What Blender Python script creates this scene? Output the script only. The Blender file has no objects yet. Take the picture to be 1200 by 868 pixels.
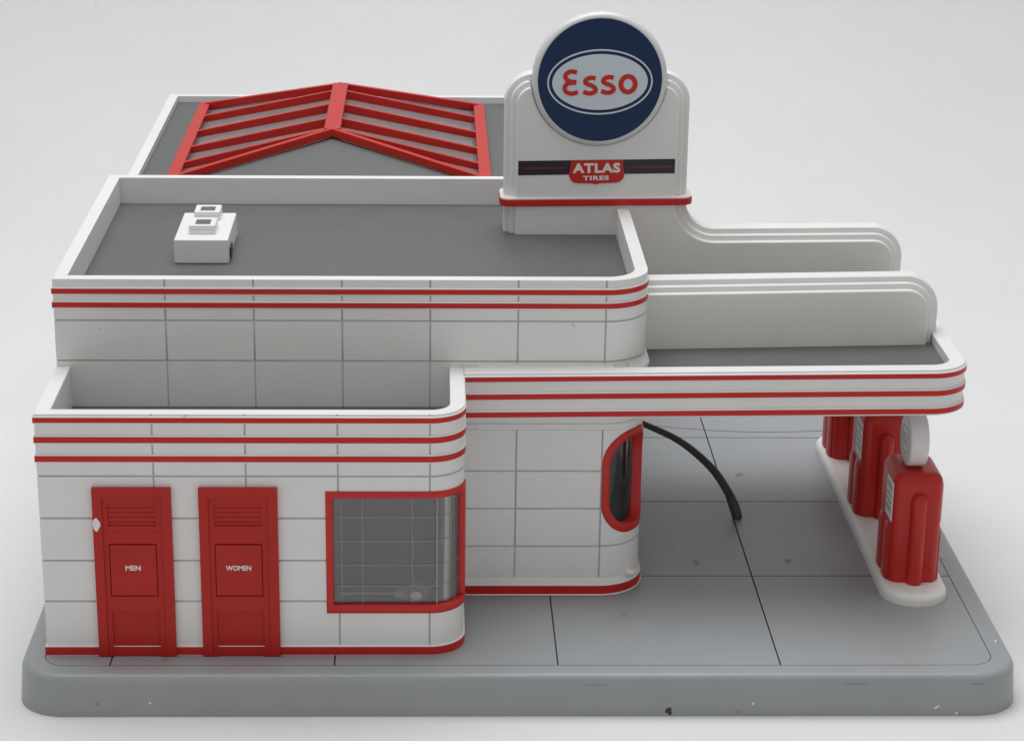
import bpy, bmesh, math, random
from mathutils import Vector, Matrix
random.seed(4)
S = 0.01                                   # all numbers below are centimetres
PI = math.pi
scene = bpy.context.scene
COL = scene.collection

# ------------------------------------------------------------------ materials
def mat(name, col, rough=0.4, spec=0.5, mottle=0.05, mscale=60.0, bump=0.0, bscale=400.0, bdist=0.0004, coat=0.0, specks=None):
    m = bpy.data.materials.new(name); m.use_nodes = True
    nt = m.node_tree; N = nt.nodes; L = nt.links
    p = N['Principled BSDF']
    p.inputs['Roughness'].default_value = rough
    p.inputs['Specular IOR Level'].default_value = spec
    p.inputs['Coat Weight'].default_value = coat
    p.inputs['Coat Roughness'].default_value = 0.08
    tc = N.new('ShaderNodeTexCoord')
    nz = N.new('ShaderNodeTexNoise'); nz.inputs['Scale'].default_value = mscale
    nz.inputs['Detail'].default_value = 6; nz.inputs['Roughness'].default_value = 0.65
    L.new(tc.outputs['Object'], nz.inputs['Vector'])
    mx = N.new('ShaderNodeMix'); mx.data_type = 'RGBA'
    lo = [max(0, c*(1-mottle)) for c in col]; hi = [min(1, c*(1+mottle)) for c in col]
    mx.inputs[6].default_value = (*lo, 1); mx.inputs[7].default_value = (*hi, 1)
    mr = N.new('ShaderNodeMapRange'); mr.inputs[1].default_value = 0.3; mr.inputs[2].default_value = 0.7
    L.new(nz.outputs['Fac'], mr.inputs[0]); L.new(mr.outputs[0], mx.inputs[0])
    out = mx.outputs[2]
    if specks:                              # small dust specks / scuffs with a shape of their own
        for (sc, thr, c2, amt) in specks:
            v = N.new('ShaderNodeTexNoise'); v.inputs['Scale'].default_value = sc; v.inputs['Detail'].default_value = 3
            L.new(tc.outputs['Object'], v.inputs['Vector'])
            r = N.new('ShaderNodeMapRange'); r.inputs[1].default_value = thr; r.inputs[2].default_value = thr+0.03
            r.inputs[4].default_value = amt
            L.new(v.outputs['Fac'], r.inputs[0])
            m2 = N.new('ShaderNodeMix'); m2.data_type = 'RGBA'; m2.inputs[7].default_value = (*c2, 1)
            L.new(out, m2.inputs[6]); L.new(r.outputs[0], m2.inputs[0]); out = m2.outputs[2]
    L.new(out, p.inputs['Base Color'])
    rr = N.new('ShaderNodeMapRange'); rr.inputs[3].default_value = rough*0.85; rr.inputs[4].default_value = min(1, rough*1.2)
    L.new(nz.outputs['Fac'], rr.inputs[0]); L.new(rr.outputs[0], p.inputs['Roughness'])
    if bump:
        b = N.new('ShaderNodeBump'); b.inputs['Strength'].default_value = bump; b.inputs['Distance'].default_value = bdist
        n2 = N.new('ShaderNodeTexNoise'); n2.inputs['Scale'].default_value = bscale; n2.inputs['Detail'].default_value = 4
        L.new(tc.outputs['Object'], n2.inputs['Vector']); L.new(n2.outputs['Fac'], b.inputs['Height'])
        L.new(b.outputs['Normal'], p.inputs['Normal'])
    return m

WHITE = mat('white_plastic', (0.775, 0.775, 0.765), 0.38, mottle=0.025, mscale=35, bump=0.10, bscale=180,
            specks=[(150, 0.745, (0.35, 0.33, 0.30), 0.45)])
GROOVE = mat('panel_line', (0.54, 0.54, 0.545), 0.6)
INNER_SHADE = mat('inner_wall_shade', (0.15, 0.138, 0.128), 0.7)  # shade of the unlit interior put into the wall colour
WRED = mat('window_frame_red', (0.52, 0.020, 0.016), 0.34, spec=0.4, mottle=0.06, mscale=50, bump=0.08, bscale=260)
RED = mat('red_paint', (0.53, 0.018, 0.014), 0.36, spec=0.35, mottle=0.07, mscale=50, bump=0.10, bscale=260)
REDDOOR = mat('red_door_plastic', (0.44, 0.017, 0.012), 0.42, spec=0.3, mottle=0.05, mscale=50, bump=0.10, bscale=300)
REDPUMP = mat('red_pump_plastic', (0.50, 0.018, 0.013), 0.30, spec=0.4, mottle=0.05)
REDSKY = mat('red_skylight_plastic', (0.50, 0.022, 0.016), 0.4, spec=0.3, mottle=0.06)
ROOF = mat('roof_grey', (0.110, 0.112, 0.113), 0.5, mottle=0.05, mscale=40, bump=0.15, bscale=700,
           specks=[(210, 0.755, (0.05, 0.05, 0.05), 0.6)])
CROOF = mat('canopy_roof_grey', (0.105, 0.112, 0.104), 0.55, mottle=0.06, mscale=40, bump=0.15, bscale=700)
BASE = mat('base_grey_plastic', (0.305, 0.322, 0.335), 0.40, mottle=0.045, mscale=22, bump=0.10, bscale=500,
           specks=[(95, 0.735, (0.09, 0.09, 0.09), 0.5), (130, 0.755, (0.7, 0.7, 0.7), 0.6)])
DARKGAP = mat('pavement_joint', (0.075, 0.078, 0.082), 0.8)
PANEL = mat('skylight_panel', (0.20, 0.20, 0.20), 0.3, mottle=0.12, mscale=90)
NAVY = mat('navy_print', (0.005, 0.025, 0.085), 0.2, spec=0.3, mottle=0.02)
PALE = mat('pale_print', (0.60, 0.66, 0.73), 0.25, spec=0.3, mottle=0.02)
EMRED = mat('red_print', (0.54, 0.025, 0.013), 0.3, spec=0.3, mottle=0.02)
BLACKP = mat('black_print', (0.012, 0.010, 0.024), 0.3, mottle=0.02)
MAROON = mat('maroon_print', (0.13, 0.01, 0.025), 0.3, mottle=0.02)
WPRINT = mat('white_print', (0.78, 0.75, 0.74), 0.5, mottle=0.02)
RIMW = mat('sign_rim_plastic', (0.66, 0.66, 0.68), 0.25, mottle=0.02, coat=0.3)
BLACK = mat('black_plastic', (0.012, 0.012, 0.012), 0.4)
RUBBER = mat('hose_rubber', (0.05, 0.047, 0.043), 0.45, mottle=0.15, mscale=120)
CHIP = mat('bare_chip', (0.80, 0.76, 0.75), 0.6, mottle=0.05, mscale=300)
GLOBE = mat('globe_plastic', (0.74, 0.71, 0.71), 0.35, mottle=0.02)
PRINTG = mat('grey_print', (0.38, 0.37, 0.38), 0.4)
DGLASS = mat('dark_glass', (0.020, 0.021, 0.022), 0.06, spec=0.6, mottle=0.3, mscale=60)
MUNT = mat('muntin_grey', (0.34, 0.33, 0.32), 0.45)
ISLAND = mat('island_white', (0.76, 0.75, 0.73), 0.42, mottle=0.03, mscale=40, bump=0.1)
BULB = mat('bulb_milky', (0.36, 0.36, 0.36), 0.5, mottle=0.1)
METAL = mat('lamp_metal', (0.40, 0.39, 0.38), 0.35)

def glass_mat():
    m = bpy.data.materials.new('clear_window_glass'); m.use_nodes = True
    nt = m.node_tree; N = nt.nodes; L = nt.links
    N.remove(N['Principled BSDF'])
    o = N['Material Output']
    t = N.new('ShaderNodeBsdfTransparent'); t.inputs['Color'].default_value = (0.86, 0.85, 0.84, 1)
    g = N.new('ShaderNodeBsdfGlossy'); g.inputs['Roughness'].default_value = 0.32
    g.inputs['Color'].default_value = (0.9, 0.9, 0.9, 1)
    f = N.new('ShaderNodeFresnel'); f.inputs['IOR'].default_value = 1.58
    a = N.new('ShaderNodeMath'); a.operation = 'MULTIPLY_ADD'; a.inputs[1].default_value = 1.5; a.inputs[2].default_value = 0.03
    mx = N.new('ShaderNodeMixShader')
    L.new(f.outputs[0], a.inputs[0]); L.new(a.outputs[0], mx.inputs[0])
    L.new(t.outputs[0], mx.inputs[1]); L.new(g.outputs[0], mx.inputs[2]); L.new(mx.outputs[0], o.inputs['Surface'])
    return m
GLASS = glass_mat()

# ------------------------------------------------------------------ mesh helpers
class MB:
    def __init__(s): s.v = []; s.f = []; s.m = []
    def add(s, vs, fs, m=0):
        b = len(s.v); s.v += [tuple(p) for p in vs]
        for i, f in enumerate(fs):
            s.f.append([b+k for k in f]); s.m.append(m[i] if isinstance(m, (list, tuple)) else m)
    def box(s, x0, x1, y0, y1, z0, z1, m=0):
        s.add([(x0,y0,z0),(x1,y0,z0),(x1,y1,z0),(x0,y1,z0),(x0,y0,z1),(x1,y0,z1),(x1,y1,z1),(x0,y1,z1)],
              [(0,3,2,1),(4,5,6,7),(0,1,5,4),(1,2,6,5),(2,3,7,6),(3,0,4,7)], m)
    def prism_z(s, poly, z0, z1, m=0):       # poly CCW in x,y
        n = len(poly)
        s.add([(x,y,z0) for x,y in poly]+[(x,y,z1) for x,y in poly],
              [list(range(n))[::-1], [n+i for i in range(n)]]+[(i,(i+1)%n,n+(i+1)%n,n+i) for i in range(n)], m)
    def prism_y(s, poly, y0, y1, m=0):       # poly CCW in x,z seen from -y; y0 is the front
        n = len(poly)
        s.add([(x,y0,z) for x,z in poly]+[(x,y1,z) for x,z in poly],
              [list(range(n)), [n+i for i in range(n)][::-1]]+[(i,n+i,n+(i+1)%n,(i+1)%n) for i in range(n)], m)
    def ring_y(s, outer, inner, y0, y1, m=0):
        n = len(outer)
        vs = [(x,y0,z) for x,z in outer]+[(x,y0,z) for x,z in inner]+[(x,y1,z) for x,z in outer]+[(x,y1,z) for x,z in inner]
        fs = []
        for i in range(n):
            j = (i+1)%n
            fs += [(i,j,n+j,n+i),(2*n+i,3*n+i,3*n+j,2*n+j),(i,2*n+i,2*n+j,j),(n+i,n+j,3*n+j,3*n+i)]
        s.add(vs, fs, m)
    def tube(s, pts, radii, n=16, m=0, flat=1.0):
        P = [Vector(p) for p in pts]; rings = []
        for i, p in enumerate(P):
            t = (P[min(i+1,len(P)-1)]-P[max(i-1,0)]).normalized()
            a = t.cross(Vector((0,0,1))); a = a.normalized() if a.length > 1e-4 else Vector((1,0,0)); b = a.cross(t)
            r = radii[i] if isinstance(radii, (list,tuple)) else radii
            rings.append([p+a*math.cos(2*PI*k/n)*r+b*math.sin(2*PI*k/n)*r*flat for k in range(n)])
        vs = [q for r in rings for q in r]; fs = []
        for i in range(len(P)-1):
            for k in range(n):
                fs.append((i*n+k, i*n+(k+1)%n, (i+1)*n+(k+1)%n, (i+1)*n+k))
        fs += [list(range(n))[::-1], [(len(P)-1)*n+k for k in range(n)]]
        s.add(vs, fs, m)
    def sphere(s, c, r, m=0, nu=20, nv=12, sc=(1,1,1)):
        vs = []; fs = []
        for j in range(nv+1):
            a = PI*j/nv
            for i in range(nu):
                b = 2*PI*i/nu
                vs.append((c[0]+r*sc[0]*math.sin(a)*math.cos(b), c[1]+r*sc[1]*math.sin(a)*math.sin(b), c[2]+r*sc[2]*math.cos(a)))
        for j in range(nv):
            for i in range(nu):
                fs.append((j*nu+i, (j+1)*nu+i, (j+1)*nu+(i+1)%nu, j*nu+(i+1)%nu))
        s.add(vs, fs, m)
    def xf(s, fn): s.v = [fn(*p) for p in s.v]; return s
    def build(s, name, mats, parent=None, bevel=0.0, seg=2, angle=35, weld=True):
        me = bpy.data.meshes.new(name)
        o = root_loc(parent)
        me.from_pydata([((x-o[0])*S, (y-o[1])*S, (z-o[2])*S) for x,y,z in s.v], [], s.f)
        for mm in (mats if isinstance(mats, (list,tuple)) else [mats]): me.materials.append(mm)
        for p, mi in zip(me.polygons, s.m): p.material_index = mi
        bm = bmesh.new(); bm.from_mesh(me)
        if weld: bmesh.ops.remove_doubles(bm, verts=bm.verts, dist=1e-6)
        bmesh.ops.recalc_face_normals(bm, faces=bm.faces)
        bm.to_mesh(me); bm.free()
        me.shade_smooth(); me.set_sharp_from_angle(angle=math.radians(angle))
        ob = bpy.data.objects.new(name, me); COL.objects.link(ob)
        if parent: ob.parent = parent
        if bevel:
            b = ob.modifiers.new('edge', 'BEVEL'); b.width = bevel*S; b.segments = seg; b.limit_method = 'ANGLE'
            b.angle_limit = math.radians(35); b.harden_normals = True; b.use_clamp_overlap = True
        return ob

ROOTS = {}
def root_loc(o):
    while o is not None and o.parent is not None: o = o.parent
    return ROOTS.get(o.name, (0,0,0)) if o is not None else (0,0,0)
def thing(name, loc, label, cat, group=None):
    e = bpy.data.objects.new(name, None); COL.objects.link(e); e.empty_display_size = 0.01
    e.location = [c*S for c in loc]; ROOTS[e.name] = loc
    e['label'] = label; e['category'] = cat
    if group: e['group'] = group
    return e
def part_label(o, t): o['label'] = t; return o

def arc(cx, cy, r, a0, a1, n=10):
    return [(cx+r*math.cos(math.radians(a0+(a1-a0)*i/n)), cy+r*math.sin(math.radians(a0+(a1-a0)*i/n))) for i in range(n+1)]
def rrect(x0, x1, y0, y1, r, n=8):
    return arc(x0+r,y0+r,r,180,270,n)+arc(x1-r,y0+r,r,270,360,n)+arc(x1-r,y1-r,r,0,90,n)+arc(x0+r,y1-r,r,90,180,n)
def ellipse(cx, cy, rx, ry, n=64, rot=0):
    c, s = math.cos(rot), math.sin(rot); o = []
    for i in range(n):
        a = 2*PI*i/n; x, y = rx*math.cos(a), ry*math.sin(a)
        o.append((cx+c*x-s*y, cy+s*x+c*y))
    return o

class Path:
    """plan outline running counter-clockwise: lines and tangent arcs; sample(s) gives point and outward normal"""
    def __init__(self, items):
        self.segs = []; self.L = 0
        for it in items:
            if it[0] == 'l':
                (x0,y0),(x1,y1) = it[1], it[2]; l = math.hypot(x1-x0, y1-y0)
            else:
                _, c, r, a0, a1 = it; l = r*math.radians(a1-a0)
            self.segs.append((self.L, l, it)); self.L += l
    def _one(self, seg, t):
        it = seg[2]
        if it[0] == 'l':
            (x0,y0),(x1,y1) = it[1], it[2]; u = t/seg[1]; dx, dy = (x1-x0)/seg[1], (y1-y0)/seg[1]
            return (x0+(x1-x0)*u, y0+(y1-y0)*u), (dy, -dx)
        _, c, r, a0, a1 = it; a = math.radians(a0)+t/r
        return (c[0]+r*math.cos(a), c[1]+r*math.sin(a)), (math.cos(a), math.sin(a))
    def sample(self, s):
        for i, g in enumerate(self.segs):
            if s <= g[0]+g[1]+1e-6 or i == len(self.segs)-1:
                p, n = self._one(g, min(max(s-g[0],0),g[1]))
                if abs(s-g[0]-g[1]) < 1e-5 and i+1 < len(self.segs):
                    _, n2 = self._one(self.segs[i+1], 0)
                    d = n[0]*n2[0]+n[1]*n2[1]
                    if d < 0.999:
                        k = 1/(1+d); n = ((n[0]+n2[0])*k, (n[1]+n2[1])*k)
                return p, n
    def at(self, s, o, z):
        p, n = self.sample(s); return (p[0]+n[0]*o, p[1]+n[1]*o, z)
    def ss(self, s0=None, s1=None, step=0.16):
        s0 = 0 if s0 is None else s0; s1 = self.L if s1 is None else s1; out = {round(s0,5), round(s1,5)}
        for g in self.segs:
            b = [g[0], g[0]+g[1]]
            if g[2][0] == 'a':
                n = max(4, int(g[1]/step)); b = [g[0]+g[1]*i/n for i in range(n+1)]
            for q in b:
                if s0 < q < s1: out.add(round(q,5))
        return sorted(out)

def wall(path, z0, z1, gs, gz, th, openings=(), gw=0.042, gd=0.05, s0=None, s1=None, mask=None, brk=None):
    """hollow wall: outer skin with engraved panel lines (mat 1), inner skin (mat 2 below `inner`), rim"""
    base = path.ss(s0, s1)
    S_ = set(base)
    for g in gs: S_ |= {round(g-gw,5), round(g,5), round(g+gw,5)}
    Z_ = {z0, z1}
    for g in gz: Z_ |= {g-gw, g, g+gw}
    for (a,b,c,d) in openings: S_ |= {a,b}; Z_ |= {c,d}
    if brk: S_ |= set(brk[0]); Z_ |= set(brk[1])
    S_ = sorted(S_); Z_ = sorted(Z_)
    S2 = [S_[0]]
    for q in S_[1:]:
        if q-S2[-1] > 1e-4: S2.append(q)
    S_ = S2
    Z2 = [Z_[0]]
    for q in Z_[1:]:
        if q-Z2[-1] > 1e-4: Z2.append(q)
    Z_ = Z2
    isg = lambda v, G: any(abs(v-g) < 1e-4 for g in G)
    near = lambda a, b, G: any(a > g-gw-1e-4 and b < g+gw+1e-4 for g in G)
    mb = MB(); ns, nz = len(S_), len(Z_)
    hole = lambda i, j: any(S_[i] >= a-1e-4 and S_[i+1] <= b+1e-4 and Z_[j] >= c-1e-4 and Z_[j+1] <= d+1e-4 for (a,b,c,d) in openings)
    if mask:
        h0 = hole
        hole = lambda i, j: h0(i,j) or all(mask(S_[a], Z_[b]) for a in (i,i+1) for b in (j,j+1))
    vo = []; vi = []
    for i, s in enumerate(S_):
        for j, z in enumerate(Z_):
            o = -gd if (isg(s, gs) or isg(z, gz)) else 0
            vo.append(path.at(s, o, z)); vi.append(path.at(s, -th, z))
    fs = []; ms = []; K = ns*nz
    def emit(f, m): fs.append(f); ms.append(m)
    for i in range(ns-1):
        for j in range(nz-1):
            if hole(i,j): continue
            a, b, c, d = i*nz+j, (i+1)*nz+j, (i+1)*nz+j+1, i*nz+j+1
            emit((a,b,c,d), 1 if (near(S_[i],S_[i+1],gs) or near(Z_[j],Z_[j+1],gz)) else 0)
            emit((K+d,K+c,K+b,K+a), 2)
            for (di,dj,p,q) in ((-1,0,d,a),(1,0,b,c),(0,-1,a,b),(0,1,c,d)):
                ii, jj = i+di, j+dj
                if ii < 0 or jj < 0 or ii >= ns-1 or jj >= nz-1 or hole(ii,jj):
                    emit((q,p,K+p,K+q), 0)
    mb.add(vo+vi, fs, ms)
    return mb

def sweep(path, s0, s1, prof, ms=None, mb=None, step=0.16):
    """closed profile [(offset, z)...] swept along the path"""
    mb = mb or MB(); SS = path.ss(s0, s1, step); n = len(prof)
    vs = [path.at(s, o, z) for s in SS for (o, z) in prof]
    fs = []; mm = []
    for i in range(len(SS)-1):
        for k in range(n):
            fs.append((i*n+k, (i+1)*n+k, (i+1)*n+(k+1)%n, i*n+(k+1)%n)); mm.append(ms[k] if ms else 0)
    fs.append(list(range(n))); mm.append(ms[0] if ms else 0)
    fs.append([(len(SS)-1)*n+k for k in range(n)][::-1]); mm.append(ms[0] if ms else 0)
    mb.add(vs, fs, mm); return mb

def stripe(path, s0, s1, za, zb, out=0.055, lip=0.028):
    """a moulded bead: white shoulders (mat 1), red painted face (mat 0)"""
    za -= 0.012; zb += 0.012
    p = [(-0.06, za-lip*1.9), (out*0.45, za-lip*1.7), (out*0.97, za-lip*0.6), (out, za), (out, zb), (out*0.97, zb+lip*0.7), (out*0.45, zb+lip*2.0), (-0.06, zb+lip*2.2)]
    return sweep(path, s0, s1, p, [1,1,1,0,1,1,1,1])

def relief(x0, z0, y0, xs, zs, depth, face=-1):
    """stepped panel in the plane y=y0 facing -y: depth[j][i] is how far each cell stands out"""
    mb = MB(); nx, nz = len(xs)-1, len(zs)-1
    D = lambda i, j: depth[j][i] if 0 <= i < nx and 0 <= j < nz else 0.0
    for j in range(nz):
        for i in range(nx):
            d = D(i,j); a, b, c, e = x0+xs[i], x0+xs[i+1], z0+zs[j], z0+zs[j+1]; y = y0-d
            mb.add([(a,y,c),(b,y,c),(b,y,e),(a,y,e)], [(0,1,2,3)])
            for (di,dj,p,q) in ((1,0,(b,c),(b,e)),(0,1,(a,e),(b,e))):
                d2 = D(i+di,j+dj)
                if abs(d2-d) > 1e-6: mb.add([(p[0],y,p[1]),(q[0],y,q[1]),(q[0],y0-d2,q[1]),(p[0],y0-d2,p[1])], [(0,1,2,3)])
            if i == 0: mb.add([(a,y,c),(a,y,e),(a,y0,e),(a,y0,c)], [(0,1,2,3)])
            if j == 0: mb.add([(a,y,c),(b,y,c),(b,y0,c),(a,y0,c)], [(0,1,2,3)])
    return mb

def text_mb(body, cx, cz, width, height, y, depth=0.02, bold=0.0, rot=0.0, spacing=1.0):
    cu = bpy.data.curves.new('t', 'FONT'); cu.body = body; cu.size = 1; cu.offset = bold; cu.space_character = spacing
    cu.resolution_u = 4
    ob = bpy.data.objects.new('t', cu); COL.objects.link(ob)
    dg = bpy.context.evaluated_depsgraph_get(); me = bpy.data.meshes.new_from_object(ob.evaluated_get(dg))
    bpy.data.objects.remove(ob); bpy.data.curves.remove(cu)
    xs = [v.co.x for v in me.vertices]; ys = [v.co.y for v in me.vertices]
    kx = width/(max(xs)-min(xs)); kz = height/(max(ys)-min(ys)); mx, my = (max(xs)+min(xs))/2, (max(ys)+min(ys))/2
    c, s = math.cos(rot), math.sin(rot); mb = MB(); front = []; back = []
    for v in me.vertices:
        x, z = (v.co.x-mx)*kx, (v.co.y-my)*kz
        front.append((cx+c*x-s*z, y-depth, cz+s*x+c*z)); back.append((cx+c*x-s*z, y+0.02, cz+s*x+c*z))
    n = len(front); ec = {}
    for p in me.polygons:
        for e in p.edge_keys: ec[e] = ec.get(e, 0)+1
    fs = [list(p.vertices) for p in me.polygons]+[[n+k for k in p.vertices][::-1] for p in me.polygons]
    fs += [(a,b,n+b,n+a) for (a,b), k in ec.items() if k == 1]
    mb.add(front+back, fs); bpy.data.meshes.remove(me)
    return mb

def catmull(pts, n=8):
    out = []; P = [pts[0]]+list(pts)+[pts[-1]]
    for i in range(1, len(P)-2):
        for k in range(n):
            t = k/n
            out.append(tuple(0.5*(2*b+(c-a)*t+(2*a-5*b+4*c-d)*t*t+(3*b-a-3*c+d)*t**3) for a,b,c,d in zip(P[i-1],P[i],P[i+1],P[i+2])))
    out.append(tuple(pts[-1])); return out

def stroke(mb, pts, w, y0, y1, m=0):
    """constant-width stroke of 2-D points laid as a thin slab"""
    P = [Vector(p) for p in catmull(pts)]; A = []; B = []
    for i, p in enumerate(P):
        t = (P[min(i+1,len(P)-1)]-P[max(i-1,0)]).normalized(); nn = Vector((-t.y, t.x))
        A.append(p+nn*w/2); B.append(p-nn*w/2)
    for i in range(len(P)-1):
        q = [B[i], B[i+1], A[i+1], A[i]]
        mb.add([(v.x,y0,v.y) for v in q]+[(v.x,y1,v.y) for v in q],
               [(0,1,2,3),(4,7,6,5),(0,4,5,1),(2,6,7,3)]+([(0,3,7,4)] if i == 0 else [])+([(1,5,6,2)] if i == len(P)-2 else []), m)

# ------------------------------------------------------------------ setting: white seamless sweep
GZ = -1.74
def sweep_floor():
    prof = [(-260, GZ)]+[(y, GZ) for y in (-120,-60,-20,0,20,40)]+[(56+36*math.sin(a), GZ+36-36*math.cos(a)) for a in [PI/2*i/20 for i in range(21)]]+[(92, 60), (92, 150)]
    mb = MB(); xs = [-220,-120,-60,0,60,120,260]; n = len(prof)
    mb.add([(x,y,z) for x in xs for (y,z) in prof],
           [(i*n+k,(i+1)*n+k,(i+1)*n+k+1,i*n+k+1) for i in range(len(xs)-1) for k in range(n-1)])
    m = mat('white_paper', (0.722, 0.722, 0.727), 0.7, spec=0.25, mottle=0.018, mscale=9, bump=0.9, bscale=30, bdist=0.0013,
            specks=[(70, 0.74, (0.52, 0.50, 0.47), 0.3), (190, 0.755, (0.45, 0.42, 0.40), 0.35)])
    o = mb.build('tabletop_backdrop', m, angle=60); o['kind'] = 'structure'
    o['label'] = 'white seamless paper table and backdrop behind the model station'
sweep_floor()

# ------------------------------------------------------------------ grey base
root = thing('display_base', (19,23.5,GZ), 'grey plastic base slab with scored paving carrying the model station', 'model base')
BX0, BX1, BY0, BY1 = -1.0, 38.95, -1.9, 51.2
mb = MB()
rings = []
for (ins, z, r) in ((-0.10,GZ,1.9),(-0.01,-0.42,1.87),(0.0,-0.27,1.85),(0.025,-0.17,1.83),(0.08,-0.08,1.78),(0.17,-0.025,1.70),(0.30,0.0,1.55),(0.9,0.0,0.98)):
    rings.append([(x,y,z) for x,y in rrect(BX0+ins,BX1-ins,BY0+ins,BY1-ins,r,12)])
n = len(rings[0])
fs = [(i*n+k,i*n+(k+1)%n,(i+1)*n+(k+1)%n,(i+1)*n+k) for i in range(len(rings)-1) for k in range(n)]
mb.add([p for r in rings for p in r], fs+[list(range(n))[::-1]])
# the joint floor under the paving tiles, a little lower
px0, px1, py0, py1 = BX0+0.9, BX1-0.9, BY0+0.9, BY1-0.9
ins = [(x,y) for x,y in rrect(px0,px1,py0,py1,0.98,12)]
mb.add([(x,y,0.0) for x,y in ins]+[(x,y,-0.10) for x,y in ins], [(k,(k+1)%n,n+(k+1)%n,n+k) for k in range(n)]+[[n+k for k in range(n)]], [1]*(n+1))
mb.build('base_slab', [BASE, DARKGAP], root, angle=30)
# paving tiles
G = 0.032
gx = [px0]+[2.62+8.92*k for k in range(4)]+[px1]
gy = [py0]+[-0.85+8.52*k for k in range(1,6)]+[py1]
pv = MB()
def tile(poly): pv.prism_z(poly, -0.09, 0.0, [0,0]+[1]*len(poly))
for i in range(len(gx)-1):
    for j in range(len(gy)-1):
        a, b, c, d = gx[i]+G, gx[i+1]-G, gy[j]+G, gy[j+1]-G
        R = 0.93
        if i == 0 and j == 0: tile(arc(a+R,c+R,R,180,270,8)+[(b,c),(b,d),(a,d)])
        elif i == len(gx)-2 and j == 0: tile([(a,c)]+arc(b-R,c+R,R,270,360,8)+[(b,d),(a,d)])
        elif i >= 3 and j == 3:       # the rear row is crossed by a shallow curved joint
            f = lambda x: 25.52+0.028*(x-32.6)**2
            xs = [a+(b-a)*k/10 for k in range(11)]
            tile([(a,c),(b,c)]+[(x,f(x)-G) for x in xs[::-1]])
            tile([(x,f(x)+G) for x in xs]+[(b,d),(a,d)])
        else: tile([(a,c),(b,c),(b,d),(a,d)])
pv.build('paving', [BASE, DARKGAP], root)

# scuffs and chips, each a thin irregular flake on the plastic
SCUFF_D = mat('scuff_dark', (0.05, 0.05, 0.048), 0.7, mottle=0.5, mscale=900)
SCUFF_M = mat('scuff_grey', (0.235, 0.243, 0.25), 0.6, mottle=0.4, mscale=700)
SCUFF_L = mat('chip_white', (0.72, 0.72, 0.70), 0.6)
def flake(c, rx, ry, m, front, rot=0.0, seed=0):
    rnd = random.Random(seed); n = 14; mb = MB(); pts = []
    for i in range(n):
        a = 2*PI*i/n; k = 0.7+0.5*rnd.random(); x, y = rx*k*math.cos(a), ry*k*math.sin(a)
        pts.append((c[0]+x*math.cos(rot)-y*math.sin(rot), c[1]+x*math.sin(rot)+y*math.cos(rot)))
    if front:
        yf = lambda z: BY0-0.01+0.07*(z+0.42)
        vs = [(x, yf(z)-0.012, z) for x,z in pts]+[(x, yf(z)+0.05, z) for x,z in pts]
    else: vs = [(x,y,0.004) for x,y in pts]+[(x,y,-0.02) for x,y in pts]
    mb.add(vs, [list(range(n)), [n+k for k in range(n)][::-1]]+[(k,n+k,n+(k+1)%n,(k+1)%n) for k in range(n)])
    return mb.build('scuff', m, root)
part_label(flake((24.85,-1.52), 0.14, 0.17, SCUFF_D, True, 0.4, 1), 'dark chip at the bottom of the front edge')
flake((35.55,-1.36), 0.13, 0.045, SCUFF_L, True, 0.6, 2); flake((36.35,-1.62), 0.07, 0.05, SCUFF_L, True, 0.2, 3)
flake((4.3,-1.15), 0.055, 0.05, SCUFF_L, True, 0, 4); flake((28.2,-1.2), 0.06, 0.05, SCUFF_L, True, 0, 5)
flake((32.3,-0.36), 0.50, 0.018, SCUFF_M, True, 0.0, 6); flake((37.1,-0.38), 0.30, 0.026, SCUFF_M, True, 0.0, 7)
flake((21.9,-0.40), 0.40, 0.016, SCUFF_M, True, 0.0, 8); flake((27.6,-1.55), 0.09, 0.07, SCUFF_M, True, 0, 9); flake((2.2,-1.2), 0.07, 0.06, SCUFF_M, True, 0, 10)
flake((27.1,9.1), 0.13, 0.32, SCUFF_M, False, 0.3, 11); flake((31.2,9.3), 0.17, 0.26, SCUFF_M, False, 0.1, 12); flake((30.35,19.6), 0.26, 0.22, SCUFF_M, False, 0.5, 13)
flake((38.55,1.2), 0.05, 0.10, SCUFF_L, False, 0, 14)

# ------------------------------------------------------------------ the station building
st = thing('gas_station', (12.2,11.5,0), 'white streamlined toy gas station with red stripes, canopy and red restroom doors', 'model building')
YU, YB, YE = 5.72, 23.0, 48.7
Xw, Rw = 16.70, 1.37
wing = Path([('l',(0,YU-0.01),(0,0)), ('l',(0,0),(Xw-Rw,0)), ('a',(Xw-Rw,Rw),Rw,-90,0), ('l',(Xw,Rw),(Xw,YU-0.01))])
W0 = YU-0.01                                # path length where the front starts
ZW = 10.27
gsw = [W0+4.53+3.6*k for k in range(3)]+[W0+15.33]
ws0, ws1 = W0+11.22, W0+15.33+Rw*PI/2-0.02   # window frame in path length
wz0, wz1 = 1.83, 7.07
FW = 0.29
w = wall(wing, 0.02, ZW, gsw, [2.35,4.11,5.92,7.70], 0.56, openings=[(ws0+0.2, ws1-0.2, wz0+0.2, wz1-0.2)])
w.build('wing_wall', [WHITE, GROOVE, INNER_SHADE], st, bevel=0.0, angle=40)
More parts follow.
